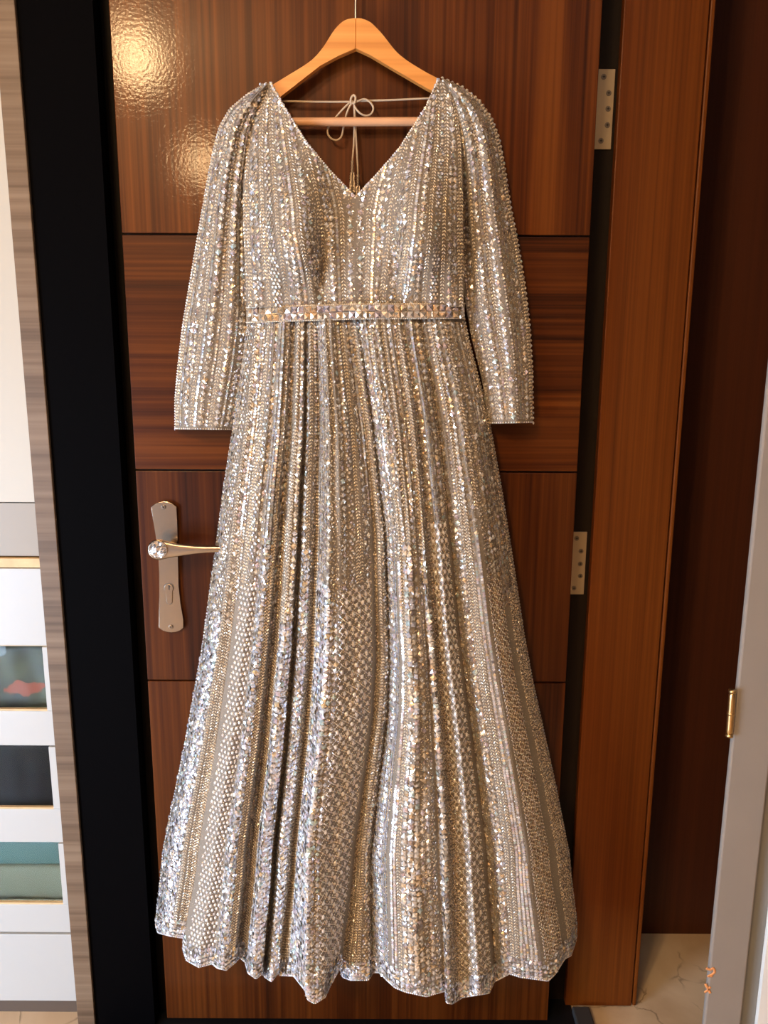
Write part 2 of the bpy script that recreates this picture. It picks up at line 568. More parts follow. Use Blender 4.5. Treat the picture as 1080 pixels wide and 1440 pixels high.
# lever: round head that narrows into an arm, with a curved section
YL = D - 0.050
c = at(224, 773, YL)
sc = float(at(1, 773, YL)[0] - at(0, 773, YL)[0])
LV = [(208.5, 0, 0), ]
rows = [(209, 4.5, 773), (211, 9, 773), (215, 12.8, 773), (220, 14.6, 773), (225, 14.8, 773), (231, 13.4, 773), (238, 11.6, 773),
        (248, 9.6, 773.4), (260, 7.8, 773), (276, 5.8, 772.6), (292, 4.8, 772), (308, 4.4, 771.6), (326, 4.2, 771.4), (344, 3.3, 771.4), (350, 1.5, 771.4)]
V, Fc = [], []
NS = 12
for (x, hh, yc) in rows:
    p = at(x, yc, YL)
    th = 0.0055 if x < 240 else 0.0055 + 0.002 * min(1, (x - 240) / 60)
    for k in range(NS):
        a = 2 * math.pi * k / NS
        ca, sa = math.cos(a), math.sin(a)
        V.append((p[0], YL + th * np.sign(sa) * abs(sa) ** 0.35, p[2] + hh * sc * np.sign(ca) * abs(ca) ** 0.5))
for i in range(len(rows) - 1):
    for k in range(NS):
        Fc.append((i * NS + k, i * NS + (k + 1) % NS, (i + 1) * NS + (k + 1) % NS, (i + 1) * NS + k))
Fc.append(tuple(range(NS))[::-1]); Fc.append(tuple((len(rows) - 1) * NS + k for k in range(NS)))
obj('lever', V, Fc, M['steel'], hd, True)
tube('lever_neck', [np.array([c[0] + 0.014, y, c[2]]) for y in (D - 0.007, D - 0.03, YL)], 0.0085, M['steel'], hd, 16)
disc('crystal_bezel', at(222.6, 773, YL - 0.0056), 13.2 * sc, YL - 0.0068, YL - 0.004, M['steel'], hd, 32)
# faceted crystal: checker-cut dome
cc = at(222.6, 773, YL - 0.0068)
V, Fc = [], []
n = 8
Rr = 12.0 * sc
for j in range(n + 1):
    for i in range(n + 1):
        u, v = 2 * i / n - 1, 2 * j / n - 1
        x = u * math.sqrt(1 - v * v / 2); z = v * math.sqrt(1 - u * u / 2)
        hgt = 0.0050 * math.sqrt(max(0, 1 - 0.9 * (x * x + z * z)))
        V.append((cc[0] + x * Rr, cc[1] - hgt + 0.0016, cc[2] + z * Rr))
for j in range(n):
    for i in range(n):
        a = j * (n + 1) + i
        q = [a, a + 1, a + n + 2, a + n + 1]
        m_ = np.mean([V[t] for t in q], axis=0)
        jit = rng.normal(0, 0.0007, 4)
        ids = []
        for t, dj in zip(q, jit):
            V.append((V[t][0], V[t][1] + dj, V[t][2])); ids.append(len(V) - 1)
        Fc.append(ids)
g_ = obj('crystal', V, Fc, M['gem'], hd)
g_['label'] = 'round faceted crystal set in the lever end'

# hinges on the jamb
YH = D + 0.057
for quad, scr in (((843, 865, 97, 210, 837, 860), [(849, 108), (856, 131), (855, 153), (854, 176), (845, 198)]),
                  ((805, 826, 748, 836, 800, 821), [(811, 757), (817, 775), (816, 793), (816, 810), (807, 827)])):
    a0 = at(quad[0] - 6, quad[2], YH); a1 = at(quad[1], quad[2], YH); b1 = at(quad[5], quad[3], YH)
    h = box('hinge', a0[0], (a1[0] + b1[0]) / 2, YH, YH + 0.003, b1[2], a1[2], M['hinge'], door, bev=0.0008)
    h['label'] = 'flat steel hinge leaf with five screws'
    for (x, y) in scr:
        cpt = at(x, y, YH)
        disc('screw', cpt, 0.0046, YH - 0.0008, YH + 0.001, M['steel_dark'], h, 16)
        bm = bmesh.new()
        for a, b in ((0.0022, 0.0006), (0.0006, 0.0022)):
            add_box(bm, cpt[0] - a, cpt[0] + a, YH - 0.0011, YH - 0.0007, cpt[2] - b, cpt[2] + b)
        from_bm('screw_slot', bm, M['hole'], h)

# ------------------------------------------------------------------ wardrobe at the left
YS = 1.325      # front of the side panel edge
YD = 1.352      # drawer fronts
sx1 = at(20, 0, YS)[0]
sx0 = at(46, 680, YS)[0]
XW = -1.05
ward = empty('wardrobe', ((XW + sx1) / 2, YS + 0.25, 0.0), 'white wardrobe with glass fronted drawers and a grey brown wood edge', 'wardrobe')
sp = box('side_panel', sx0, sx1, YS, YS + 0.028, 0.0, 2.6, M['strip'], ward, bev=0.0012)
sp['label'] = 'grey brown wood grained side panel'
dxr = sx0 - 0.0008


def zy(y, Y=YD, x=40):
    return float(at(x, y, Y)[2])


box('plinth', XW, dxr, YD + 0.02, YD + 0.04, 0.0, zy(1410), M['plinth'], ward)
box('back_board', XW, dxr, YD + 0.46, YD + 0.47, 0.0, 2.6, M['cream'], ward)
box('shutter', XW, dxr, YD + 0.004, YD + 0.022, zy(707), 2.6, M['cream'], ward, bev=0.001)
gp = box('glass_strip', XW, dxr, YD + 0.006, YD + 0.012, zy(783), zy(708.5), M['frosted'], ward)
gp['label'] = 'frosted glass strip under the cream shutter'
box('shelf', XW, dxr, YD - 0.002, YD + 0.45, zy(798), zy(785), M['ply'], ward, bev=0.001)


def drawer_plain(y0, y1):
    d = box('drawer', XW, dxr, YD, YD + 0.018, zy(y1), zy(y0), M['white'], ward, bev=0.0012)
    box('drawer_edge', XW, dxr, YD + 0.003, YD + 0.30, zy(y1) - 0.0018, zy(y1) - 0.0004, M['ply'], d)
    return d


def drawer_window(y0, yw0, yw1, y1, xw, gmat, lab):
    d = empty('drawer', ((XW + dxr) / 2, YD, zy(y1)), parent=ward)
    d['label'] = lab
    wx = float(at(xw, (yw0 + yw1) / 2, YD)[0])
    z0, z1, w0, w1 = zy(y1), zy(y0), zy(yw1), zy(yw0)
    bm = bmesh.new()
    # U shaped white frame: bottom rail, right stile, thin left stile
    add_box(bm, XW, dxr, YD, YD + 0.018, z0, w0, 0.0012)
    from_bm('bottom_rail', bm, M['white'], d)
    box('stile', wx, dxr, YD, YD + 0.018, w0 + 0.0003, z1, M['white'], d, bev=0.0012)
    box('stile', XW, XW + 0.06, YD, YD + 0.018, w0 + 0.0003, z1, M['white'], d, bev=0.0012)
    box('ply_lip', XW + 0.06, wx, YD + 0.001, YD + 0.012, w0, w0 + 0.0035, M['ply'], d)
    g = box('glass_pane', XW + 0.061, wx - 0.0005, YD + 0.007, YD + 0.011, w0 + 0.004, z1 - 0.001, gmat, d)
    box('drawer_base', XW, dxr, YD + 0.018, YD + 0.40, z0 - 0.0018, z0 - 0.0006, M['ply'], d)
    return wx, w0, w1


drawer_plain(799.5, 908)
w1 = drawer_window(910, 911, 1000, 1048.5, 62.5, M['glass'], 'glass fronted drawer showing green cloth')
w2 = drawer_window(1050.5, 1052, 1138, 1184.5, 71.5, M['glass'], 'glass fronted drawer showing black cloth')
w3 = drawer_window(1186.5, 1188, 1272, 1311, 85, M['frost'], 'frosted drawer showing teal cloth')
drawer_plain(1314, 1407.5)


def cloth(name, wd, mat, label, frac0, frac1, folds, seed, xin=0.0):
    """Folded cloth: rounded slab with a crumpled front."""
    wx, z0, z1 = wd
    za, zb = z0 - (0.022 if frac0 == 0 else 0) + (z1 - z0) * frac0, z0 + (z1 - z0) * frac1
    xa, xb = XW + 0.08, wx - 0.004 - xin
    nu, nv = 60, 24
    r2 = np.random.default_rng(seed)
    ph = r2.uniform(0, 6.28, 12)
    V, Fc = [], []
    for j in range(nv + 1):
        v = j / nv
        a = v * math.pi
        for i in range(nu + 1):
            u = i / nu
            x = xa + (xb - xa) * u
            cr = 0.0
            for k in range(6):
                cr += math.sin((4 + 5 * k) * u * 2 + ph[k] + 3 * v * math.sin(ph[k + 6])) / (1.5 + k)
            yy = YD + 0.020 + 0.012 * (1 - math.sin(a) ** 0.35) + folds * 0.5 * (1 + 0.45 * cr) * math.sin(a)
            zz = za + (zb - za) * (v + 0.03 * cr * math.sin(a))
            V.append((x, yy, zz))
    for j in range(nv):
        for i in range(nu):
            q = j * (nu + 1) + i
            Fc.append((q, q + 1, q + nu + 2, q + nu + 1))
    # back so the fold has thickness
    b0 = len(V)
    V += [(xa, YD + 0.28, za), (xb, YD + 0.28, za), (xb, YD + 0.28, zb), (xa, YD + 0.28, zb)]
    top = [nv * (nu + 1) + i for i in range(nu + 1)]
    bot = [i for i in range(nu + 1)]
    Fc.append(tuple(top) + (b0 + 2, b0 + 3))
    Fc.append(tuple(bot[::-1]) + (b0, b0 + 1))
    rgt = [j * (nu + 1) + nu for j in range(nv + 1)]
    lft = [j * (nu + 1) for j in range(nv + 1)]
    Fc.append(tuple(rgt[::-1]) + (b0 + 1, b0 + 2)[::1])
    Fc.append(tuple(lft) + (b0 + 3, b0))
    o = obj(name, V, Fc, mat, None, True)
    tag(o, label, 'cloth')
    return o


def print_cloth():
    m, nt, b = new_mat('green_print')
    L = nt.links
    tc = nt.nodes.new('ShaderNodeTexCoord')
    n1 = nt.nodes.new('ShaderNodeTexNoise'); n1.inputs['Scale'].default_value = 14; n1.inputs['Detail'].default_value = 4
    L.new(tc.outputs['Object'], n1.inputs['Vector'])
    rp = nt.nodes.new('ShaderNodeValToRGB')
    rp.color_ramp.elements[0].position = 0.35; rp.color_ramp.elements[0].color = (0.008, 0.011, 0.005, 1)
    rp.color_ramp.elements[1].position = 0.65; rp.color_ramp.elements[1].color = (0.06, 0.075, 0.035, 1)
    L.new(n1.outputs['Fac'], rp.inputs['Fac'])
    n2 = nt.nodes.new('ShaderNodeTexNoise'); n2.inputs['Scale'].default_value = 38; n2.inputs['Detail'].default_value = 5
    L.new(tc.outputs['Object'], n2.inputs['Vector'])
    # one orange flower printed near the right end of the cloth
    mp = nt.nodes.new('ShaderNodeMapping'); mp.vector_type = 'POINT'
    fp = at(32, 966, YD + 0.03)
    mp.inputs['Location'].default_value = (-fp[0] / 0.045, 0, -fp[2] / 0.016)
    mp.inputs['Scale'].default_value = (1 / 0.045, 0.0, 1 / 0.016)
    L.new(tc.outputs['Object'], mp.inputs['Vector'])
    ln = nt.nodes.new('ShaderNodeVectorMath'); ln.operation = 'LENGTH'
    L.new(mp.outputs['Vector'], ln.inputs[0])
    ad = nt.nodes.new('ShaderNodeMath'); ad.operation = 'MULTIPLY_ADD'
    L.new(n2.outputs['Fac'], ad.inputs[0]); ad.inputs[1].default_value = 1.8
    L.new(ln.outputs['Value'], ad.inputs[2])
    r2 = nt.nodes.new('ShaderNodeValToRGB')
    r2.color_ramp.elements[0].position = 0.62; r2.color_ramp.elements[0].color = (1, 1, 1, 1)
    r2.color_ramp.elements[1].position = 0.66; r2.color_ramp.elements[1].color = (0, 0, 0, 1)
    dv = nt.nodes.new('ShaderNodeMath'); dv.operation = 'MULTIPLY'; dv.inputs[1].default_value = 0.36
    L.new(ad.outputs[0], dv.inputs[0]); L.new(dv.outputs[0], r2.inputs['Fac'])
    mx = nt.nodes.new('ShaderNodeMix'); mx.data_type = 'RGBA'
    L.new(r2.outputs['Color'], mx.inputs['Factor']); L.new(rp.outputs['Color'], mx.inputs['A'])
    mx.inputs['B'].default_value = (0.26, 0.045, 0.014, 1)
    L.new(mx.outputs['Result'], b.inputs['Base Color'])
    b.inputs['Roughness'].default_value = 0.45
    return m


cloth('folded_cloth', w1, print_cloth(), 'folded dark green cloth with orange flower print in glass drawer', 0.0, 0.97, 0.012, 3)
cloth('folded_cloth', w2, plain('navy_cloth', (0.0025, 0.0028, 0.005), 0.7, spec=0.15), 'folded blue black cloth in the middle glass drawer', 0.0, 0.96, 0.016, 5)
cloth('folded_cloth', w3, plain('sage_cloth', (0.21, 0.22, 0.165), 0.6), 'folded sage grey cloth at the bottom of frosted drawer', 0.0, 0.52, 0.004, 8)
cloth('folded_cloth', w3, plain('teal_cloth', (0.10, 0.19, 0.19), 0.6), 'folded teal cloth on top in the frosted drawer', 0.53, 0.99, 0.004, 9)

# ------------------------------------------------------------------ coat hanger
YHG = D - 0.026
hz = float(at(500, 25, YHG)[2])
hng = empty('coat_hanger', at(500, 177, YHG), 'honey coloured wooden coat hanger holding the silver gown', 'hanger')
TL = [(500.5, 25), (485, 28.5), (471, 41), (456, 64), (444, 79), (430, 90.5), (405, 106), (382, 120), (362, 134), (346, 147), (340, 154), (342, 160), (350, 160)]
BL = [(366, 152), (395, 135.5), (450, 92.5), (475, 79), (500.5, 68)]
TR = [(500.5, 25), (517, 28.5), (535, 45), (555, 70), (567, 81), (580, 90), (600, 102), (617, 111), (636, 124), (652, 139), (657, 146), (655, 152), (648, 152)]
BR = [(634, 143), (615, 131), (600, 124), (540, 89), (520, 77), (500.5, 68)]
for T_, B_ in ((TL, BL), (TR, BR)):
    P = catmull([np.array(p) for p in T_], 4).tolist() + [list(p) for p in B_]
    pts = [at(x, y, YHG - 0.006) for x, y in P]
    a = prism('shoulder_arm', [(p[0], p[2]) for p in pts[:-1]] + [(pts[-1][0], pts[-1][2])], YHG - 0.006, YHG + 0.006, M['hanger'], hng, bev=0.0014)
tube('trouser_bar', [at(x, 171.3 - 0.004 * (x - 500), YHG) for x in np.linspace(372, 630, 9)], 0.0066, M['hanger_bar'], hng, 14)
nb = at(500, 25, YHG)
hp = [nb + np.array([0, 0, z]) for z in (-0.02, 0.0, 0.02, 0.05)]
top = nb[2] + 0.075
for a in np.linspace(math.radians(200), math.radians(-30), 14):
    hp.append(np.array([nb[0] + 0.022 * math.cos(a) + 0.0, YHG, top + 0.022 * math.sin(a)]))
tube('hook', catmull(hp, 3), 0.0016, M['wire'], hng, 8)
# small peg on the door that carries the hook (above the picture)
pk = tube('door_peg', [np.array([nb[0], D + 0.004, top + 0.014]), np.array([nb[0], YHG, top + 0.015]), np.array([nb[0], YHG - 0.012, top + 0.019])], 0.0045, M['steel'], door, 12)

# ------------------------------------------------------------------ the gown
GB = at(515, 1405, D - 0.06)
gown = empty('evening_gown', (GB[0], GB[1], GB[2]), 'floor length silver sequinned gown with long sleeves on a hanger', 'gown')


class Surf:
    def __init__(s, x, y, Y):
        s.G = at(x, y, Y)                       # (nv, nu, 3)
        s.nv, s.nu = s.G.shape[:2]
        du = np.gradient(s.G, axis=1); dv = np.gradient(s.G, axis=0)
        n = np.cross(dv, du)
        n /= np.linalg.norm(n, axis=2)[..., None] + 1e-12
        n[n[..., 1] > 0] *= -1
        s.N = n
        s.T = -dv / (np.linalg.norm(dv, axis=2)[..., None] + 1e-12)

    def _bil(s, A, u, v):
        fu = np.clip(u, 0, 1) * (s.nu - 1); fv = np.clip(v, 0, 1) * (s.nv - 1)
        i = np.minimum(fu.astype(int), s.nu - 2); j = np.minimum(fv.astype(int), s.nv - 2)
        a = (fu - i)[:, None]; b = (fv - j)[:, None]
        return (A[j, i] * (1 - a) + A[j, i + 1] * a) * (1 - b) + (A[j + 1, i] * (1 - a) + A[j + 1, i + 1] * a) * b

    def pos(s, u, v): return s._bil(s.G, np.asarray(u, float), np.asarray(v, float))

    def frame(s, u, v):
        u = np.asarray(u, float); v = np.asarray(v, float)
        p = s._bil(s.G, u, v); n = s._bil(s.N, u, v); t = s._bil(s.T, u, v)
        n /= np.linalg.norm(n, axis=1)[:, None] + 1e-12
        t = t - n * np.sum(t * n, 1)[:, None]
        t /= np.linalg.norm(t, axis=1)[:, None] + 1e-12
        return p, n, t

    def mesh(s):
        idx = np.arange(s.nv * s.nu).reshape(s.nv, s.nu)
        F = np.stack([idx[:-1, :-1], idx[1:, :-1], idx[1:, 1:], idx[:-1, 1:]], -1).reshape(-1, 4)
        return s.G.reshape(-1, 3), F


def join(parts):
    V, F, k = [], [], 0
    for v, f in parts:
        V.append(np.asarray(v)); F.append(np.asarray(f) + k); k += len(v)
    return np.concatenate(V), np.concatenate(F)


def fast_obj(name, V, F, mat, parent, smooth=True):
    off = np.array(wloc(parent))
    me = bpy.data.meshes.new(name)
    nf, k = F.shape
    me.vertices.add(len(V)); me.vertices.foreach_set('co', (V - off).astype(np.float32).ravel())
    me.loops.add(nf * k); me.loops.foreach_set('vertex_index', F.astype(np.int32).ravel())
    me.polygons.add(nf)
    me.polygons.foreach_set('loop_start', np.arange(0, nf * k, k, dtype=np.int32))
    me.polygons.foreach_set('use_smooth', np.full(nf, smooth))
    me.update(calc_edges=True)
    me.materials.append(mat)
    o = bpy.data.objects.new(name, me)
    COL.objects.link(o)
    o.parent = parent
    return o


# --- decoration: templates of single sequins and beads --------------------
def ngon(n, r=1.0, z=0.0, ph=0.0):
    return [(r * math.cos(2 * math.pi * k / n + ph), r * math.sin(2 * math.pi * k / n + ph), z) for k in range(n)]


TPL = {
    'dia': (np.array(ngon(4, 1, 0.12, math.pi / 2) + [(0, 0, 0.42)]), [(0, 1, 4), (1, 2, 4), (2, 3, 4), (3, 0, 4)], False, 0),
    'hex': (np.array(ngon(6, 1, 0.15) + [(0, 0, 0.22)]), [(k, (k + 1) % 6, 6) for k in range(6)], False, 0),
    'cup': (np.array(ngon(8, 1, 0.32) + [(0, 0, 0.05)]), [(k, (k + 1) % 8, 8) for k in range(8)], False, 0),
    'dome': (np.array(ngon(6, 1, 0.0) + ngon(6, 0.6, 0.62) + [(0, 0, 0.85)]),
             [t for k in range(6) for t in ((k, (k + 1) % 6, 6 + (k + 1) % 6), (k, 6 + (k + 1) % 6, 6 + k), (6 + k, 6 + (k + 1) % 6, 12))], True, 1),
    'dot': (np.array(ngon(4, 1, 0.0) + [(0, 0, 0.9)]), [(0, 1, 4), (1, 2, 4), (2, 3, 4), (3, 0, 4)], False, 1),
}
SILV = [((0.86, 0.83, 0.78), 5), ((0.90, 0.80, 0.66), 4), ((0.80, 0.62, 0.42), 1.6), ((0.74, 0.76, 0.86), 2.2), ((0.72, 0.62, 0.66), 1.6), ((0.66, 0.80, 0.80), 0.6), ((0.45, 0.38, 0.36), 1.6)]
GOLD = [((0.80, 0.69, 0.54), 5), ((0.90, 0.82, 0.70), 3), ((0.66, 0.50, 0.34), 1.5)]
AB = [((0.84, 0.86, 0.92), 5), ((0.74, 0.80, 0.95), 3), ((0.90, 0.84, 0.80), 2.5), ((0.80, 0.72, 0.82), 1.5), ((0.70, 0.88, 0.88), 1), ((0.88, 0.72, 0.48), 1), ((0.48, 0.44, 0.46), 1.2)]
PEARL = [((0.80, 0.75, 0.70), 4), ((0.70, 0.63, 0.60), 3), ((0.88, 0.85, 0.84), 3)]
BROWN = [((0.46, 0.32, 0.24), 3), ((0.60, 0.45, 0.34), 2), ((0.80, 0.7, 0.6), 2)]


def tints(pal, n):
    w_ = np.array([p[1] for p in pal], float); w_ /= w_.sum()
    c = np.array([p[0] for p in pal])[rng.choice(len(pal), n, p=w_)]
    return np.clip(c * rng.uniform(0.85, 1.1, (n, 1)), 0, 0.97)


class Deco:
    """Collects small elements on a surface: u, v, kind, size, in-plane angle, tilt, tint."""
    def __init__(s, surf):
        s.surf = surf
        s.keep = None
        s.items = {k: [] for k in TPL}

    def add(s, kind, u, v, sx, sy, ang, tilt, pal, lift=0.0006):
        u = np.atleast_1d(np.asarray(u, float)); v = np.atleast_1d(np.asarray(v, float))
        n = len(u)
        if n == 0: return
        f = lambda a: np.broadcast_to(np.asarray(a, float), (n,))
        s.items[kind].append((u, v, f(sx), f(sy), f(ang), f(tilt), tints(pal, n), f(lift)))

    def arrays(s):
        out = []
        for kind, lst in s.items.items():
            if not lst: continue
            u, v, sx, sy, ang, tilt, tc, lift = [np.concatenate([l[k] for l in lst]) for k in range(8)]
            if s.keep is not None:
                m = s.surf._bil(s.keep, u, v)[:, 0] > 1.5
                u, v, sx, sy, ang, tilt, tc, lift = [q[m] for q in (u, v, sx, sy, ang, tilt, tc, lift)]
            out.append((kind, s.surf, u, v, sx, sy, ang, tilt, tc, lift))
        return out


def build_deco(name, decos, parent):
    VV, FF, CC, MI, SM = [], [], [], [], []
    k0 = 0
    for dec in decos:
        for kind, surf, u, v, sx, sy, ang, tilt, tc, lift in dec.arrays():
            tv, tf, smooth, mi = TPL[kind]
            tf = np.array(tf)
            p, n, t = surf.frame(u, v)
            # small random lean of every piece
            lean = rng.normal(0, 1, (len(u), 3)) * tilt[:, None]
            n = n + lean; n /= np.linalg.norm(n, axis=1)[:, None]
            t = t - n * np.sum(t * n, 1)[:, None]; t /= np.linalg.norm(t, axis=1)[:, None]
            b = np.cross(t, n)
            ca, sa = np.cos(ang)[:, None], np.sin(ang)[:, None]
            ex = b * ca + t * sa
            ey = -b * sa + t * ca
            sz = np.minimum(sx, sy)
            W = (p + n * lift[:, None])[:, None, :] + ex[:, None, :] * (tv[None, :, 0, None] * sx[:, None, None]) \
                + ey[:, None, :] * (tv[None, :, 1, None] * sy[:, None, None]) + n[:, None, :] * (tv[None, :, 2, None] * sz[:, None, None])
            nn, kv = len(u), len(tv)
            VV.append(W.reshape(-1, 3))
            FF.append((tf[None] + (np.arange(nn) * kv)[:, None, None] + k0).reshape(-1, 3))
            CC.append(np.repeat(tc, kv, axis=0))
            MI.append(np.full(nn * len(tf), mi)); SM.append(np.full(nn * len(tf), smooth))
            k0 += nn * kv
    V = np.concatenate(VV); Fa = np.concatenate(FF)
    o = fast_obj(name, V, Fa, M['mirror'], parent, False)
    o.data.materials.append(M['bead'])
    o.data.polygons.foreach_set('material_index', np.concatenate(MI).astype(np.int32))
    o.data.polygons.foreach_set('use_smooth', np.concatenate(SM))
    ca = o.data.color_attributes.new('tint', 'FLOAT_COLOR', 'POINT')
    ca.data.foreach_set('color', np.concatenate([np.concatenate(CC), np.ones((len(V), 1))], 1).astype(np.float32).ravel())
    o['kind'] = 'stuff'
    return o, len(Fa)


def rows_of(surf, s0, s1, t0, t1, pitch):
    tt = np.linspace(t0, t1, 160)
    um = (s0 + s1) / 2
    P = surf.pos(np.full(160, um), tt)
    L = np.concatenate([[0], np.cumsum(np.linalg.norm(np.diff(P, axis=0), axis=1))])
    us = np.linspace(s0, s1, 7)
    W = np.zeros(160)
    Q = [surf.pos(np.full(160, u), tt) for u in us]
    for a, b in zip(Q[:-1], Q[1:]): W += np.linalg.norm(b - a, axis=1)
    n = max(1, int(L[-1] / pitch))
    l = (np.arange(n) + 0.5) / n * L[-1]
    return np.interp(l, L, tt), np.interp(l, L, W), L[-1], L, tt, W


def fill(dec, kind, s0, s1, t0=0.0, t1=1.0, pal=None, k=1.0):
    surf = dec.surf
    S = s1 - s0

    def grid(pitch, pitchx, stag=False, jit=0.0):
        t, wv, *_ = rows_of(surf, s0, s1, t0, t1, pitch)
        uu, vv = [], []
        dt = (t1 - t0) / max(1, len(t))
        for i, (a, b) in enumerate(zip(t, wv)):
            n = max(1, int(b / pitchx + 0.35))
            q = (np.arange(n) + 0.5) / n
            if stag and i % 2 and n > 1:
                q = (np.arange(n - 1) + 1.0) / n
            uu.append(s0 + q * S); vv.append(np.full(len(q), a))
        u, v = np.concatenate(uu), np.concatenate(vv)
        if jit:
            u = u + rng.uniform(-jit, jit, len(u)) * S / max(1, np.mean(wv) / pitchx)
            v = v + rng.uniform(-jit, jit, len(v)) * dt
        return u, v

    def drop(u, v, p):
        m = rng.random(len(u)) > p
        return u[m], v[m]
    pi4 = math.pi / 4
    if kind == 'dia':
        u, v = drop(*grid(0.0108 * k, 0.0108 * k), 0.08)
        n = len(u)
        dec.add('dia', u, v, 0.0050 * k * rng.uniform(0.85, 1.1, n), 0.0050 * k * rng.uniform(0.85, 1.1, n), rng.normal(0, 0.15, n), 0.21, pal or SILV)
        u, v = drop(*grid(0.0054 * k, 0.0054 * k, True, 0.3), 0.45)
        dec.add('cup', u, v, 0.0021, 0.0021, 0, 0.22, pal or SILV, 0.0002)
        u, v = drop(*grid(0.0036, 0.0036, True, 0.4), 0.35)
        dec.add('dot', u, v, 0.0009, 0.0009, 0, 0.1, GOLD, 0.0)
    elif kind == 'sqr':
        u, v = drop(*grid(0.0095 * k, 0.0095 * k), 0.04)
        n = len(u)
        dec.add('dia', u, v, 0.0058 * k, 0.0058 * k, pi4 * rng.choice([0, 1, 1], n) + rng.normal(0, 0.2, n), 0.2, pal or SILV)
        u, v = drop(*grid(0.0042, 0.0042, True, 0.4), 0.4)
        dec.add('cup', u, v, 0.0018, 0.0018, 0, 0.25, pal or SILV, 0.0)
    elif kind == 'rnd':
        u, v = drop(*grid(0.0058, 0.0062, True), 0.05)
        n = len(u)
        dec.add('cup', u, v, 0.0026 * rng.uniform(0.85, 1.1, n), 0.0026, 0, 0.2, pal or SILV)
        u2, v2 = drop(u, v, 0.3)
        dec.add('dome', u2, v2, 0.0009, 0.0009, 0, 0.1, GOLD, 0.0010)
        u, v = drop(*grid(0.0034, 0.0036, True, 0.4), 0.4)
        dec.add('dot', u, v, 0.0008, 0.0008, 0, 0.1, GOLD, 0.0)
    elif kind == 'tin':
        u, v = grid(0.0046, 0.0062)
        dec.add('hex', u, v, 0.0027, 0.0027, 0, 0.10, pal or SILV)
        u, v = drop(*grid(0.0026, 0.0032, False, 0.2), 0.45)
        dec.add('dot', u, v, 0.0009, 0.0009, 0, 0.1, GOLD, 0.0)
    elif kind == 'brd':
        u, v = grid(0.0053, 0.0088)
        t, wv, *_ = rows_of(surf, s0, s1, t0, t1, 0.004)
        mw = np.interp(v, t, wv)
        du = 0.0020 / np.maximum(mw, 1e-4) * S
        for sg in (-1, 1):
            dec.add('dot', u + sg * du, v, 0.0014, 0.0034, sg * 0.7, 0.24, pal or GOLD, 0.0)
    elif kind == 'sca':
        u, v = grid(0.0050, 0.0052, True, 0.45)
        n = len(u)
        dec.add('hex', u, v, 0.0030 * rng.uniform(0.8, 1.15, n), 0.0030, rng.uniform(0, 3, n), 0.34, pal or AB)
        u, v = drop(*grid(0.011, 0.011, True, 0.4), 0.5)
        n = len(u)
        dec.add('dia', u, v, 0.0046, 0.0046, rng.uniform(0, 3, n), 0.35, pal or AB, 0.001)
    elif kind == 'cup':
        u, v = grid(0.0088, 0.0096, True)
        dec.add('dome', u, v, 0.0028, 0.0034, 0, 0.10, PEARL)
        u, v = drop(*grid(0.0044, 0.0044, True, 0.4), 0.35)
        dec.add('dot', u, v, 0.0010, 0.0010, 0, 0.2, pal or SILV, 0.0)
    elif kind in ('lat', 'hon'):
        cw, ch = (0.0180, 0.0255) if kind == 'lat' else (0.011, 0.0135)
        t, wv, L, La, ta, Wa = rows_of(surf, s0, s1, t0, t1, 0.0022)
        nc = max(1, round(np.mean(wv) / cw))
        l = np.linspace(0, L, len(t))
        for c_ in range(-1, nc * 2 + 2):
            for sg in (-1, 1):
                ph = (l / ch) % 2
                # zig-zag thread between column edges
                tri = np.abs(((l / (ch / 2)) + (c_ % 2)) % 2 - 1)
                base = (c_ // 2) / nc
                q = base + (tri if sg > 0 else 1 - tri) / nc
                m = (q >= 0) & (q <= 1)
                if c_ % 2: continue
                dec.add('dot', s0 + q[m] * S, t[m], 0.0015, 0.0018, sg * 0.6, 0.2, pal or SILV, 0.0)
        nr = max(1, int(L / (ch / 2)))
        lr = (np.arange(nr) + 0.5) * (ch / 2)
        tr = np.interp(lr, La, ta)
        uu, vv = [], []
        for i in range(nr):
            q = (np.arange(nc) + 0.5) / nc if i % 2 == 0 else (np.arange(nc - 1) + 1.0) / nc
            uu.append(s0 + q * S); vv.append(np.full(len(q), tr[i]))
        u, v = np.concatenate(uu), np.concatenate(vv)
        if kind == 'lat':
            dec.add('dome', u, v, 0.0034, 0.0046, 0, 0.12, PEARL)
        else:
            dec.add('cup', u, v, 0.0024, 0.0030, 0, 0.12, BROWN)
        u, v = drop(*grid(0.0036, 0.0036, True, 0.5), 0.55)
        dec.add('dot', u, v, 0.0007, 0.0007, 0, 0.2, GOLD, 0.0)
    elif kind == 'gld':
        u, v = drop(*grid(0.0042, 0.0042, True, 0.5), 0.10)
        n = len(u)
        dec.add('dot', u, v, 0.0015, 0.0019, rng.uniform(-.6, .6, n), 0.4, pal or GOLD, 0.0)
        u, v = drop(*grid(0.0075, 0.0075, True, 0.5), 0.4)
        dec.add('cup', u, v, 0.0020, 0.0020, 0, 0.3, SILV, 0.0003)
    elif kind == 'tul':
        u, v = drop(*grid(0.0045, 0.006, True, 0.4), 0.75)
        dec.add('dot', u, v, 0.0006, 0.0006, 0, 0.2, GOLD, 0.0)


def edge_beads(dec, us, vs, pitch=0.0034, r=0.0017, pal=SILV, kind='dome'):
    us = np.asarray(us, float); vs = np.asarray(vs, float)
    P = dec.surf.pos(us, vs)
    L = np.concatenate([[0], np.cumsum(np.linalg.norm(np.diff(P, axis=0), axis=1))])
    n = int(L[-1] / pitch)
    l = np.linspace(0, L[-1], n)
    dec.add(kind, np.interp(l, L, us), np.interp(l, L, vs), r, r, rng.uniform(0, 3, n), 0.2, pal, 0.0)


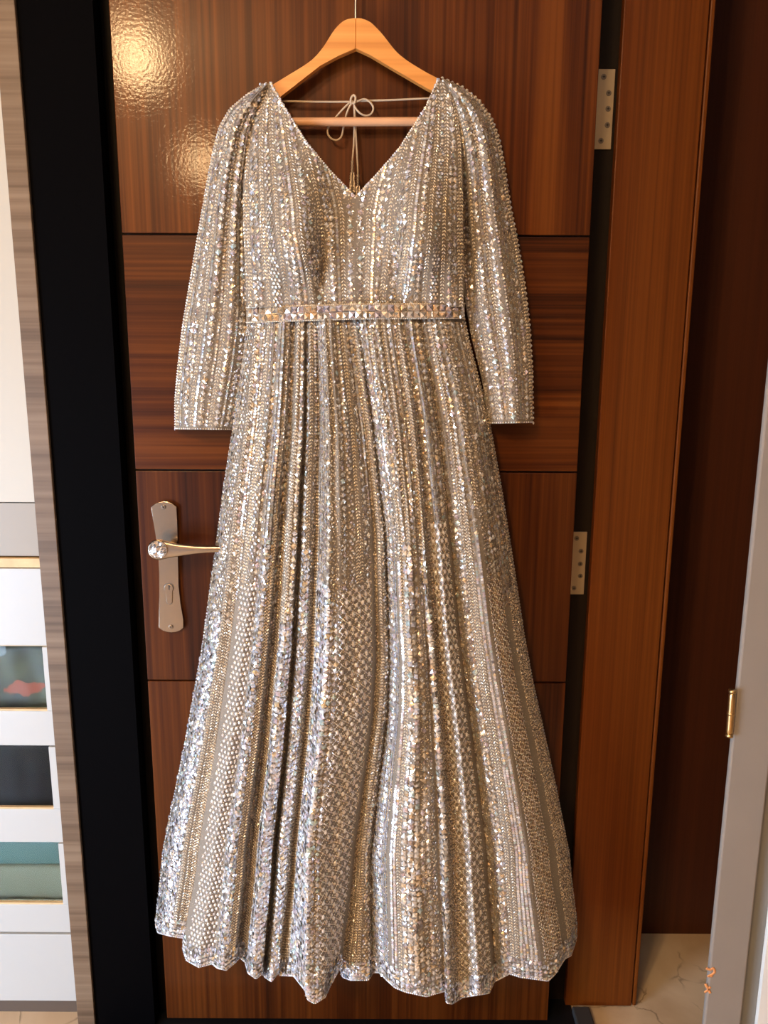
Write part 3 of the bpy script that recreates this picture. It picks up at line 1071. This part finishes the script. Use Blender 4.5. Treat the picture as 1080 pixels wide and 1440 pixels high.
# --- skirt -----------------------------------------------------------------
XL, XR = 227.0, 801.0
LEFT = [(446, 346), (500, 340), (605, 327), (680, 315), (780, 302), (910, 284), (1049, 259), (1155, 237), (1200, 228)]
RIGHT = [(446, 653), (480, 660), (560, 681), (600, 690), (690, 706), (790, 722), (890, 737), (960, 750), (1027, 765), (1110, 783), (1200, 801)]
HEM = [(227, 219, 1300), (231, 222, 1312), (254, 240, 1317), (274, 259, 1320), (278, 257, 1335), (284, 262, 1351), (300, 280, 1361), (312, 298, 1356),
       (318, 306, 1362), (330, 318, 1365), (343, 331, 1354), (351, 337, 1347), (357, 345, 1354), (363, 349, 1369), (371, 360, 1377), (381, 369, 1370),
       (386, 373, 1375), (394, 382, 1381), (404, 391, 1369), (411, 393, 1372), (420, 413, 1373), (430, 429, 1393), (434, 433, 1407), (442, 443, 1412),
       (456, 457, 1403), (474, 467, 1381), (496, 478, 1363), (502, 482, 1375), (507, 493, 1379), (516, 518, 1379), (522, 525, 1368), (527, 533, 1368),
       (540, 545, 1380), (552, 556, 1390), (566, 571, 1396), (590, 600, 1402), (618, 626, 1394), (624, 628, 1411), (630, 636, 1412), (642, 651, 1403),
       (674, 688, 1397), (683, 695, 1381), (706, 716, 1370), (724, 732, 1375), (748, 771, 1380), (757, 781, 1370), (774, 794, 1349), (786, 803, 1344),
       (798, 810, 1322), (801, 811, 1300)]
FOLD = [(227, 0), (240, 4), (256, 4.6), (277, 3.4), (286, 4.0), (300, 5.6), (314, 4.8), (324, 6.6), (341, 5.2), (349, 1.8), (356, 2.4), (367, 6.0), (379, 5.2),
        (385, 1.2), (393, 4.6), (402, 4.0), (412, 1.4), (420, 4.5), (432, 8.6), (448, 7.8), (472, 5.0), (494, 2.2), (501, 0.4), (509, 2.0), (516, 1.6),
        (522, 0.2), (530, 4.4), (550, 7.0), (580, 8.2), (606, 7.4), (618, 6.4), (626, 7.6), (637, 4.2), (646, 4.6), (661, 7.0), (678, 4.6), (685, 2.6),
        (700, 5.2), (722, 6.0), (742, 6.6), (760, 5.6), (782, 3.6), (796, 1.6), (801, 0)]


def smooth_interp(x, pts):
    """Cosine-eased interpolation through knots (rounded ridges and valleys)."""
    xs = np.array([p[0] for p in pts], float); ys = np.array([p[1] for p in pts], float)
    i = np.clip(np.searchsorted(xs, x) - 1, 0, len(xs) - 2)
    f = np.clip((x - xs[i]) / (xs[i + 1] - xs[i]), 0, 1)
    f = 0.45 * f + 0.55 * (0.5 - 0.5 * np.cos(np.pi * f))
    return ys[i] * (1 - f) + ys[i + 1] * f


NU, NV = 460, 170
s = np.linspace(0, 1, NU)
x12 = XL + (XR - XL) * s
t = np.linspace(0, 1, NV)
hx = np.interp(x12, [h[0] for h in HEM], [h[1] for h in HEM])
hy = np.interp(x12, [h[0] for h in HEM], [h[2] for h in HEM])
Tg, Sg = np.meshgrid(t, s, indexing='ij')
Y0 = 449.0
yy = Y0 + Tg * (hy[None] - Y0)
Lx = np.interp(yy, [p[0] for p in LEFT], [p[1] for p in LEFT])
Rx = np.interp(yy, [p[0] for p in RIGHT], [p[1] for p in RIGHT])
warp = np.interp(yy, [449, 560, 640, 750, 930, 1000, 1100, 1200], [0, 8, 16, 26, 30, 26, 12, 0])
xx = Lx + (Rx - Lx) * Sg + warp * np.exp(-((Sg - 0.5) / 0.15) ** 2)
lo = np.clip((yy - 1200) / np.maximum(hy[None] - 1200, 1), 0, 1)
lo = lo * lo * (3 - 2 * lo) * 0.6 + lo * 0.4
xx = xx * (1 - lo) + hx[None] * lo
fold = smooth_interp(x12, FOLD)[None] * 0.01
# fine gathers from the waist seam
gath = 0.0022 * (np.sin(x12 * 0.42 + 1.3 * np.sin(x12 * 0.06)))[None] * np.exp(-((Tg - 0.12) / 0.25) ** 2)
amp = 0.16 + 0.84 * np.clip(Tg, 0, 1) ** 0.75
edge = np.clip(np.sin(np.pi * Sg), 0, 1) ** 0.45
base = (0.056 + 0.030 * Tg) * edge
rip = 0.0025 * np.sin(Tg * 21 + x12[None] * 0.05) * np.sin(x12[None] * 0.11 + Tg * 5) * edge
YK = D - 0.014 - base - 1.45 * fold * amp - gath * edge - rip
# hem turns back a little
YK = YK + 0.006 * np.clip((Tg - 0.985) / 0.015, 0, 1)
skirt_s = Surf(xx, yy, YK)
Vf, Ff = skirt_s.mesh()
# back of the skirt, lying along the door
tb = np.linspace(0, 1, 40); sb = np.linspace(0, 1, 40)
Tb, Sb = np.meshgrid(tb, sb, indexing='ij')
yb = Y0 + Tb * (1300 - Y0)
xb = np.interp(yb, [p[0] for p in LEFT] + [1300], [p[1] for p in LEFT] + [219]) * (1 - Sb) + np.interp(yb, [p[0] for p in RIGHT] + [1300], [p[1] for p in RIGHT] + [811]) * Sb
Yb = D - 0.012 + 0.006 * np.sin(np.pi * Sb)
sk_back = Surf(xb, yb, Yb)
Vs, Fs = join([(Vf, Ff), sk_back.mesh()])
skirt = fast_obj('skirt', Vs, Fs, M['tulle'], gown)

S_ = lambda x: (x - XL) / (XR - XL)
LOW = [(227, 254, 'sca', AB), (254, 263, 'brd', None), (263, 270, 'brd', None), (270, 277, 'brd', None), (277, 283, 'tul', None), (283, 316, 'cup', None), (316, 332, 'sca', AB),
       (332, 338, 'brd', None), (338, 343, 'brd', None), (343, 353, 'rnd', None), (353, 361, 'brd', GOLD), (361, 381, 'sqr', AB), (381, 386, 'gld', None),
       (386, 403, 'dia', AB), (403, 411, 'gld', None), (411, 417, 'brd', GOLD), (417, 434, 'sqr', AB), (434, 449, 'dia', AB), (449, 493, 'lat', None), (493, 498, 'tul', None),
       (498, 504, 'gld', None), (504, 512, 'brd', GOLD), (512, 522, 'rnd', None), (522, 535, 'dia', AB), (535, 543, 'tin', AB), (543, 547, 'tul', None),
       (547, 556, 'tin', AB), (556, 563, 'brd', None), (563, 590, 'sqr', SILV), (590, 606, 'dia', SILV), (606, 613, 'rnd', None), (613, 618, 'tul', None),
       (618, 628, 'sqr', SILV), (628, 643, 'gld', None), (643, 679, 'lat', None), (679, 684, 'tul', None), (684, 708, 'dia', SILV), (708, 717, 'brd', GOLD),
       (717, 724, 'brd', None), (724, 733, 'tin', AB), (733, 741, 'tin', AB), (741, 746, 'tul', None), (746, 772, 'hon', None), (772, 782, 'tul', None), (782, 801, 'gld', None)]
dk_ = Deco(skirt_s)
UPK = ['dia', 'rnd', 'brd', 'dia', 'tin', 'dia', 'brd', 'rnd', 'dia', 'tin', 'dia', 'gld']
ui = 0
for a, b, kd, pal in LOW:
    t0 = rng.uniform(0.24, 0.5)
    fill(dk_, kd, S_(a), S_(b), t0, 0.972, pal)
    k = max(1, round((b - a) / 11))
    for j in range(k):
        kk = UPK[ui % 12]; ui += 1
        if b - a < 7 and kk == 'dia': kk = 'rnd'
        fill(dk_, kk, S_(a + (b - a) * j / k), S_(a + (b - a) * (j + 1) / k), 0.004, t0 + rng.uniform(-0.004, 0.004))
# dense border along the hem
for i in range(30):
    fill(dk_, 'sqr' if i % 3 else 'sca', i / 30, (i + 1) / 30, 0.971, 0.998, AB, 0.85)
edge_beads(dk_, np.linspace(0, 1, 400), np.full(400, 0.999), 0.0036, 0.0019, AB)
edge_beads(dk_, np.full(200, 0.002), np.linspace(0, 1, 200), 0.006, 0.0024, SILV)
edge_beads(dk_, np.full(200, 0.998), np.linspace(0, 1, 200), 0.006, 0.0024, SILV)
sq, ntri1 = build_deco('sequins', [dk_], skirt)

# --- bodice ----------------------------------------------------------------
INL = [(380.5, 117), (400, 151), (430, 199), (465, 241), (500, 277), (500, 432)]
OUL = [(366, 120), (354, 150), (346, 200), (342, 255), (342, 320), (345, 380), (347.5, 432)]
INR = [(616, 112), (600, 149), (562, 208), (530, 245), (500, 277), (500, 432)]
OUR = [(630, 112), (642, 145), (649, 200), (651, 255), (651, 320), (652, 380), (653, 432)]


def half(IN, OU, left, swirl=0.0):
    nv, nu = 120, 70
    y = np.linspace(IN[0][1] + 0.5, 432, nv)
    xi = np.interp(y, [p[1] for p in IN], [p[0] for p in IN])
    xo = np.interp(y, [p[1] for p in OU], [p[0] for p in OU])
    u = np.linspace(0, 1, nu)
    A, B = (xo, xi) if left else (xi, xo)
    X = A[:, None] * (1 - u) + B[:, None] * u
    Yp = np.repeat(y[:, None], nu, 1)
    if swirl:
        k = np.clip((Yp - 300) / 132, 0, 1); k = k * k * (3 - 2 * k)
        X = X + (swirl if left else -swirl) * k * np.sin(np.pi * u)[None] ** 2
    cx, cy = (418, 338) if left else (590, 334)
    # bust cup: rounded above, dropping faster below and towards the middle
    dxn = (X - cx) / np.where((X > cx) == left, 40, 60)
    dyn = (Yp - cy) / np.where(Yp > cy, 58, 110)
    bust = 0.068 * np.exp(-(np.abs(dxn) ** 2.2 + np.abs(dyn) ** 2))
    side = 0.020 * np.clip(np.abs(X - xo[:, None]) / 135, 0, 1) ** 0.5
    vv = (y - y[0]) / (y[-1] - y[0])
    waist = 0.022 * vv ** 2
    g = 0.0016 * np.sin(X * 0.23) * np.exp(-((Yp - 400) / 45) ** 2) + 0.0014 * np.sin(X * 0.16) * np.exp(-((Yp - 170) / 60) ** 2)
    drop_ = 0.016 * np.exp(-(((X - (452 if left else 556)) / 9) ** 2)) * np.exp(-((Yp - 370) / 55) ** 2)
    Y = D - 0.034 - bust - side - waist[:, None] - g + drop_
    return Surf(X, Yp, Y), y, xi, xo


def virt(x0, x1, y0):
    ys_ = np.linspace(y0, 432, 40)
    return [(x1 + (x0 - x1) * max(0.0, (305 - q) / (305 - y0)) ** 1.35, q) for q in ys_]


bl, yl, xil, xol = half(INL, OUL, True)
br, yr, xir, xor_ = half(INR, OUR, False)
# back of the bodice: low scoop, kept against the door
parts = [bl.mesh(), br.mesh()]
for (y, xi, xo, left) in ((yl, xil, xol, True), (yr, xir, xor_, False)):
    u = np.linspace(0, 1, 12)
    sh = np.interp(y, [110, 140, 300, 432], [2, 12, 16, 0])
    xi2 = xi - sh if left else xi + sh
    X = xo[:, None] * (1 - u) + xi2[:, None] * u
    dep = np.interp(y, [110, 113, 121, 160, 432], [0.040, 0.036, 0.014, 0.011, 0.011])
    parts.append(Surf(X, np.repeat(y[:, None], 12, 1), np.repeat((D - dep)[:, None], 12, 1)).mesh())
Vb, Fb = join(parts)
bodice = fast_obj('bodice', Vb, Fb, M['tulle'], gown)
BK = ['brd', 'dia', 'brd', 'rnd', 'brd', 'dia', 'tin', 'brd', 'dia', 'gld', 'brd', 'dia', 'tin', 'brd', 'dia']
decs = []
vl = half(virt(424, 500, 117), OUL, True, 16.0)[0]
vr = half(virt(574, 500, 112), OUR, False, 16.0)[0]
for sf, left, vs_, xi_, y_ in ((bl, True, vl, xil, yl), (br, False, vr, xir, yr)):
    d = Deco(vs_)
    # the neckline cuts the stripes off
    pix = vs_.G - CAM
    vx = 540 + FPX * (pix @ R_) / (pix @ F_)
    vy = 720 - FPX * (pix @ U_) / (pix @ F_)
    lim = np.interp(vy, y_, xi_)
    d.keep = ((lim - vx) if left else (vx - lim))[..., None]
    wd = {'dia': 1.3, 'brd': 0.8, 'rnd': 1.0, 'gld': 0.6, 'tin': 0.7}
    ed = np.cumsum([0] + [wd[k] for k in BK]); ed = ed / ed[-1]
    for i, kd in enumerate(BK):
        a, b = ed[i], ed[i + 1]
        if not left: a, b = 1 - b, 1 - a
        # bands that crowd together at the shoulder start lower down
        fill(d, kd, a, b, 0.01 if i % 2 == 0 else 0.06, 1.0, None, 0.92)
    decs.append(d)
    d = Deco(sf)
    ue = 1.0 if left else 0.0
    edge_beads(d, np.full(150, ue), np.linspace(0, 0.51, 150), 0.0038, 0.0019, SILV)
    edge_beads(d, np.full(150, 0.985 if left else 0.015), np.linspace(0, 0.5, 150), 0.009, 0.0036, SILV, 'dia')
    edge_beads(d, np.linspace(0, 1, 60), np.full(60, 0.003), 0.005, 0.0024, SILV)
    decs.append(d)
sq2, ntri2 = build_deco('sequins', decs, bodice)

# --- sleeves ---------------------------------------------------------------
SL = dict(
    L=([(374, 117), (347, 133), (323, 153), (308, 179), (299, 215), (290, 262), (280, 320), (268, 390), (257, 455), (250, 515), (246, 560), (246, 604)],
       [(376, 121), (366, 148), (355, 198), (349, 258), (348, 320), (350, 380), (352, 430), (351, 470), (346, 510), (338, 550), (331, 585), (326, 605)]),
    R=([(622, 110), (650, 122), (675, 142), (692, 167), (702, 195), (709, 232), (718, 290), (728, 340), (738, 400), (745, 460), (748.5, 520), (749.5, 595)],
       [(624, 114), (636, 143), (644, 198), (646, 255), (647, 320), (650, 380), (655, 430), (663, 475), (671, 506), (679, 541), (683, 570), (688, 596)]))
for side in 'LR':
    O, I = SL[side]
    nv, nu = 130, 60
    v = np.linspace(0, 1, nv)
    po, pi_ = poly(O, v), poly(I, v)
    A, B = (po, pi_) if side == 'L' else (pi_, po)
    u = np.linspace(0, 1, nu)
    X = A[:, None, 0] * (1 - u) + B[:, None, 0] * u
    Yp = A[:, None, 1] * (1 - u) + B[:, None, 1] * u
    hgt = np.interp(v, [0, 0.06, 0.25, 0.6, 1], [0.034, 0.044, 0.043, 0.038, 0.030])[:, None]
    prof = np.clip(np.sin(np.pi * u), 0, 1) ** 0.6
    ein = u if side == 'L' else 1 - u
    tuck = np.interp(v, [0, 0.1, 0.6, 0.75], [0.024, 0.028, 0.026, 0.0])[:, None] * np.clip((ein - 0.45) / 0.4, 0, 1)[None] ** 0.6
    ph = 0.6 if side == 'L' else 2.1
    gather = 0.0034 * np.sin(u[None] * 17 + ph + 1.2 * v[:, None]) * np.interp(v, [0, 0.2, 0.6, 1], [0.6, 1.3, 1.0, 0.6])[:, None] * prof[None]
    Yd = D - 0.012 - np.maximum(hgt * prof[None], tuck) - gather
    if side == 'R':
        Yd = Yd - 0.020 * np.clip((v[:, None] - 0.72) / 0.28, 0, 1)
        # hollow beside the armhole
        Yd = Yd + 0.012 * np.exp(-((u[None] - 0.08) / 0.09) ** 2) * np.exp(-((v[:, None] - 0.42) / 0.22) ** 2)
    sf = Surf(X, Yp, Yd)
    ub = np.linspace(0, 1, 10)
    Xb = A[:, None, 0] * (1 - ub) + B[:, None, 0] * ub
    Yb_ = A[:, None, 1] * (1 - ub) + B[:, None, 1] * ub
    back = np.repeat(np.interp(v, [0, 0.06, 0.2, 1], [0.012, 0.010, 0.006, 0.006])[:, None], 10, 1)
    if side == 'R':
        back = back + 0.020 * np.clip((v[:, None] - 0.72) / 0.28, 0, 1)
    bk = Surf(Xb, Yb_, D - 0.004 - back)
    V_, F2 = join([sf.mesh(), bk.mesh()])
    sl = fast_obj('sleeve', V_, F2, M['tulle'], gown)
    d = Deco(sf)
    KS = ['brd', 'tin', 'dia', 'brd', 'tin', 'dia', 'rnd', 'brd', 'dia', 'tin', 'dia', 'tin'] if side == 'L' else ['rnd', 'dia', 'brd', 'dia', 'tin', 'brd', 'dia', 'rnd', 'tin', 'tin', 'dia', 'brd']
    wd = {'dia': 1.4, 'brd': 0.8, 'rnd': 1.0, 'gld': 0.6, 'tin': 0.7}
    ed = np.cumsum([0] + [wd[k] for k in KS]); ed = ed / ed[-1]
    for i, kd in enumerate(KS):
        fill(d, kd, ed[i], ed[i + 1], 0.02 if i % 2 == 0 else 0.07, 0.99, None, 0.95)
    edge_beads(d, np.linspace(0, 1, 80), np.full(80, 0.997), 0.0042, 0.0015, SILV)
    oe = 0.003 if side == 'L' else 0.997
    edge_beads(d, np.full(200, oe), np.linspace(0, 1, 200), 0.0045 if side == 'L' else 0.0085, 0.0019 if side == 'L' else 0.0030, SILV)
    build_deco('sequins', [d], sl)

# --- belt ------------------------------------------------------------------
nb_ = 160
ub = np.linspace(0, 1, nb_); vb = np.linspace(0, 1, 14)
xb_ = 346.5 + (653.5 - 346.5) * ub
ytop = np.interp(xb_, [346, 500, 654], [432, 427, 426.5]); ybot = np.interp(xb_, [346, 500, 654], [454, 449, 448])
Yp = ytop[None] * (1 - vb[:, None]) + ybot[None] * vb[:, None]
Xp = np.repeat(xb_[None], 14, 0)
eb = np.clip(np.sin(np.pi * ub), 0, 1) ** 0.45
Yd = D - 0.032 - 0.056 * eb[None] - 0.004 * np.sin(np.pi * vb)[:, None] + 0 * Xp
belt_s = Surf(Xp, Yp, Yd)
belt = fast_obj('belt', *belt_s.mesh(), M['belt'], gown)
belt['label'] = 'jewelled waistband set with two rows of cut crystals'
d = Deco(belt_s)
for vv_ in (0.02, 0.98):
    edge_beads(d, np.linspace(0, 1, 200), np.full(200, vv_), 0.0030, 0.0014, GOLD)
build_deco('sequins', [d], belt)
# crystals: one small square cut stone mesh shared by all, each its own piece
cm = bpy.data.meshes.new('crystal')
h = 0.0053
tv = [(-h, -h, 0), (h, -h, 0), (h, h, 0), (-h, h, 0), (-h * .9, -h * .9, .0016), (h * .9, -h * .9, .0016), (h * .9, h * .9, .0016), (-h * .9, h * .9, .0016), (0, 0, 0.0040)]
tf = [(0, 1, 5, 4), (1, 2, 6, 5), (2, 3, 7, 6), (3, 0, 4, 7), (4, 5, 8), (5, 6, 8), (6, 7, 8), (7, 4, 8)]
cm.from_pydata(tv, [], tf)
cm.materials.append(M['crystal'])
cms = [cm]
for nm, cl in (('crystal_gold', (0.86, 0.68, 0.48)), ('crystal_lilac', (0.66, 0.60, 0.68))):
    c2_ = cm.copy(); c2_.materials[0] = plain(nm, cl, 0.10, 0.8); cms.append(c2_)
nc = 34
uu = np.repeat((np.arange(nc) + 0.5) / nc, 2); vv2 = np.tile([0.29, 0.71], nc)
p, n, tg = belt_s.frame(uu, vv2)
wb = wloc(belt)
for i in range(len(uu)):
    nn = n[i] + rng.normal(0, 0.22, 3); nn /= np.linalg.norm(nn)
    tt_ = tg[i] - nn * np.dot(tg[i], nn); tt_ /= np.linalg.norm(tt_)
    bb = np.cross(tt_, nn)
    c_ = bpy.data.objects.new('crystal', cms[int(rng.choice(3, p=[.5, .25, .25]))])
    COL.objects.link(c_)
    c_.parent = belt
    q = Vector(p[i] + nn * 0.0004) - wb
    c_.matrix_basis = Matrix(((bb[0], tt_[0], nn[0], q[0]), (bb[1], tt_[1], nn[1], q[1]), (bb[2], tt_[2], nn[2], q[2]), (0, 0, 0, 1)))

# --- tie cord with bow and tassels -----------------------------------------
YC = D - 0.017


def cpts(pts, y=YC, amp_=0.0):
    return catmull([at(a[0], a[1], y - (a[2] if len(a) > 2 else 0)) for a in pts], 8)


tie = empty('neck_tie', at(498, 143, YC), parent=gown)
tie['label'] = 'thin beige cord tied in a bow with beaded tassels'
CR = 0.00155
tube('cord', cpts([(388, 142), (430, 143), (470, 143.2), (497, 143)]), CR, M['cord'], tie)
tube('cord', cpts([(499, 142), (540, 141), (580, 139.3), (617, 137.5)]), CR, M['cord'], tie)
tube('bow_loop', cpts([(497, 142, .002), (490, 146, .003), (480, 156, .003), (470, 168, .002), (462, 179, .001), (461, 188, .001), (466, 195, .001), (474, 197, .002), (480, 192, .002), (483, 180, .001), (486, 165, .002), (491, 151, .003), (497, 143, .003)]), CR, M['cord'], tie)
tube('bow_loop', cpts([(497, 143, .003), (499, 150, .004), (505, 158, .004), (513, 162.5, .004), (521, 161, .004), (525, 154, .003), (523, 147, .003), (517, 141, .003), (511, 139.5, .003), (504, 142, .004), (498, 145, .004)]), CR, M['cord'], tie)
tube('knot', cpts([(494, 146, .003), (493.5, 139, .005), (497, 134, .005), (500, 137, .006), (499, 144, .006), (496, 146, .005)]), CR * 1.15, M['cord'], tie)
tails = [[(498, 145, .004), (498.5, 160, .002), (498.4, 180, .002), (497.4, 205, .002), (495.5, 226, .002)],
         [(498.5, 146, .003), (499.5, 165, .001), (500.6, 190, .001), (502.3, 220, .001), (503.4, 245, .001)]]
for k, tl in enumerate(tails):
    tube('tail', cpts(tl), CR * 0.95, M['cord'], tie)
    x0, y0 = tl[-1][:2]
    V, Fc, kk = [], [], 0
    # plaited stem then a fringe of beaded strands
    strands = []
    for ph in (0, 2.1, 4.2):
        strands.append(([at(x0 + 1.3 * math.sin(q * 9 + ph), y0 + q * 17, YC - 0.003 - 0.0015 * math.cos(q * 9 + ph)) for q in np.linspace(0, 1, 16)], 0.0010))
    ys = y0 + 16
    for j in range(5):
        strands.append(([at(x0 + (j - 2) * (1.0 + 0.9 * q) + 0.3 * math.sin(q * 20 + j), ys + q * (30 if k == 0 else 22), YC - 0.004 - 0.002 * math.sin(j * 2)) for q in np.linspace(0, 1, 18)],
                        [0.0010 + 0.0009 * (m % 2) for m in range(18)]))
    for P, r in strands:
        v_, f_ = tube_data(P, r, 6)
        V += list(v_); Fc += [tuple(i + kk for i in f) for f in f_]; kk += len(v_)
    ts = obj('tassel', V, Fc, plain('tassel_bead', (0.42, 0.34, 0.27), 0.3, 0.6), tie, True)
    ts['label'] = 'small beaded tassel'
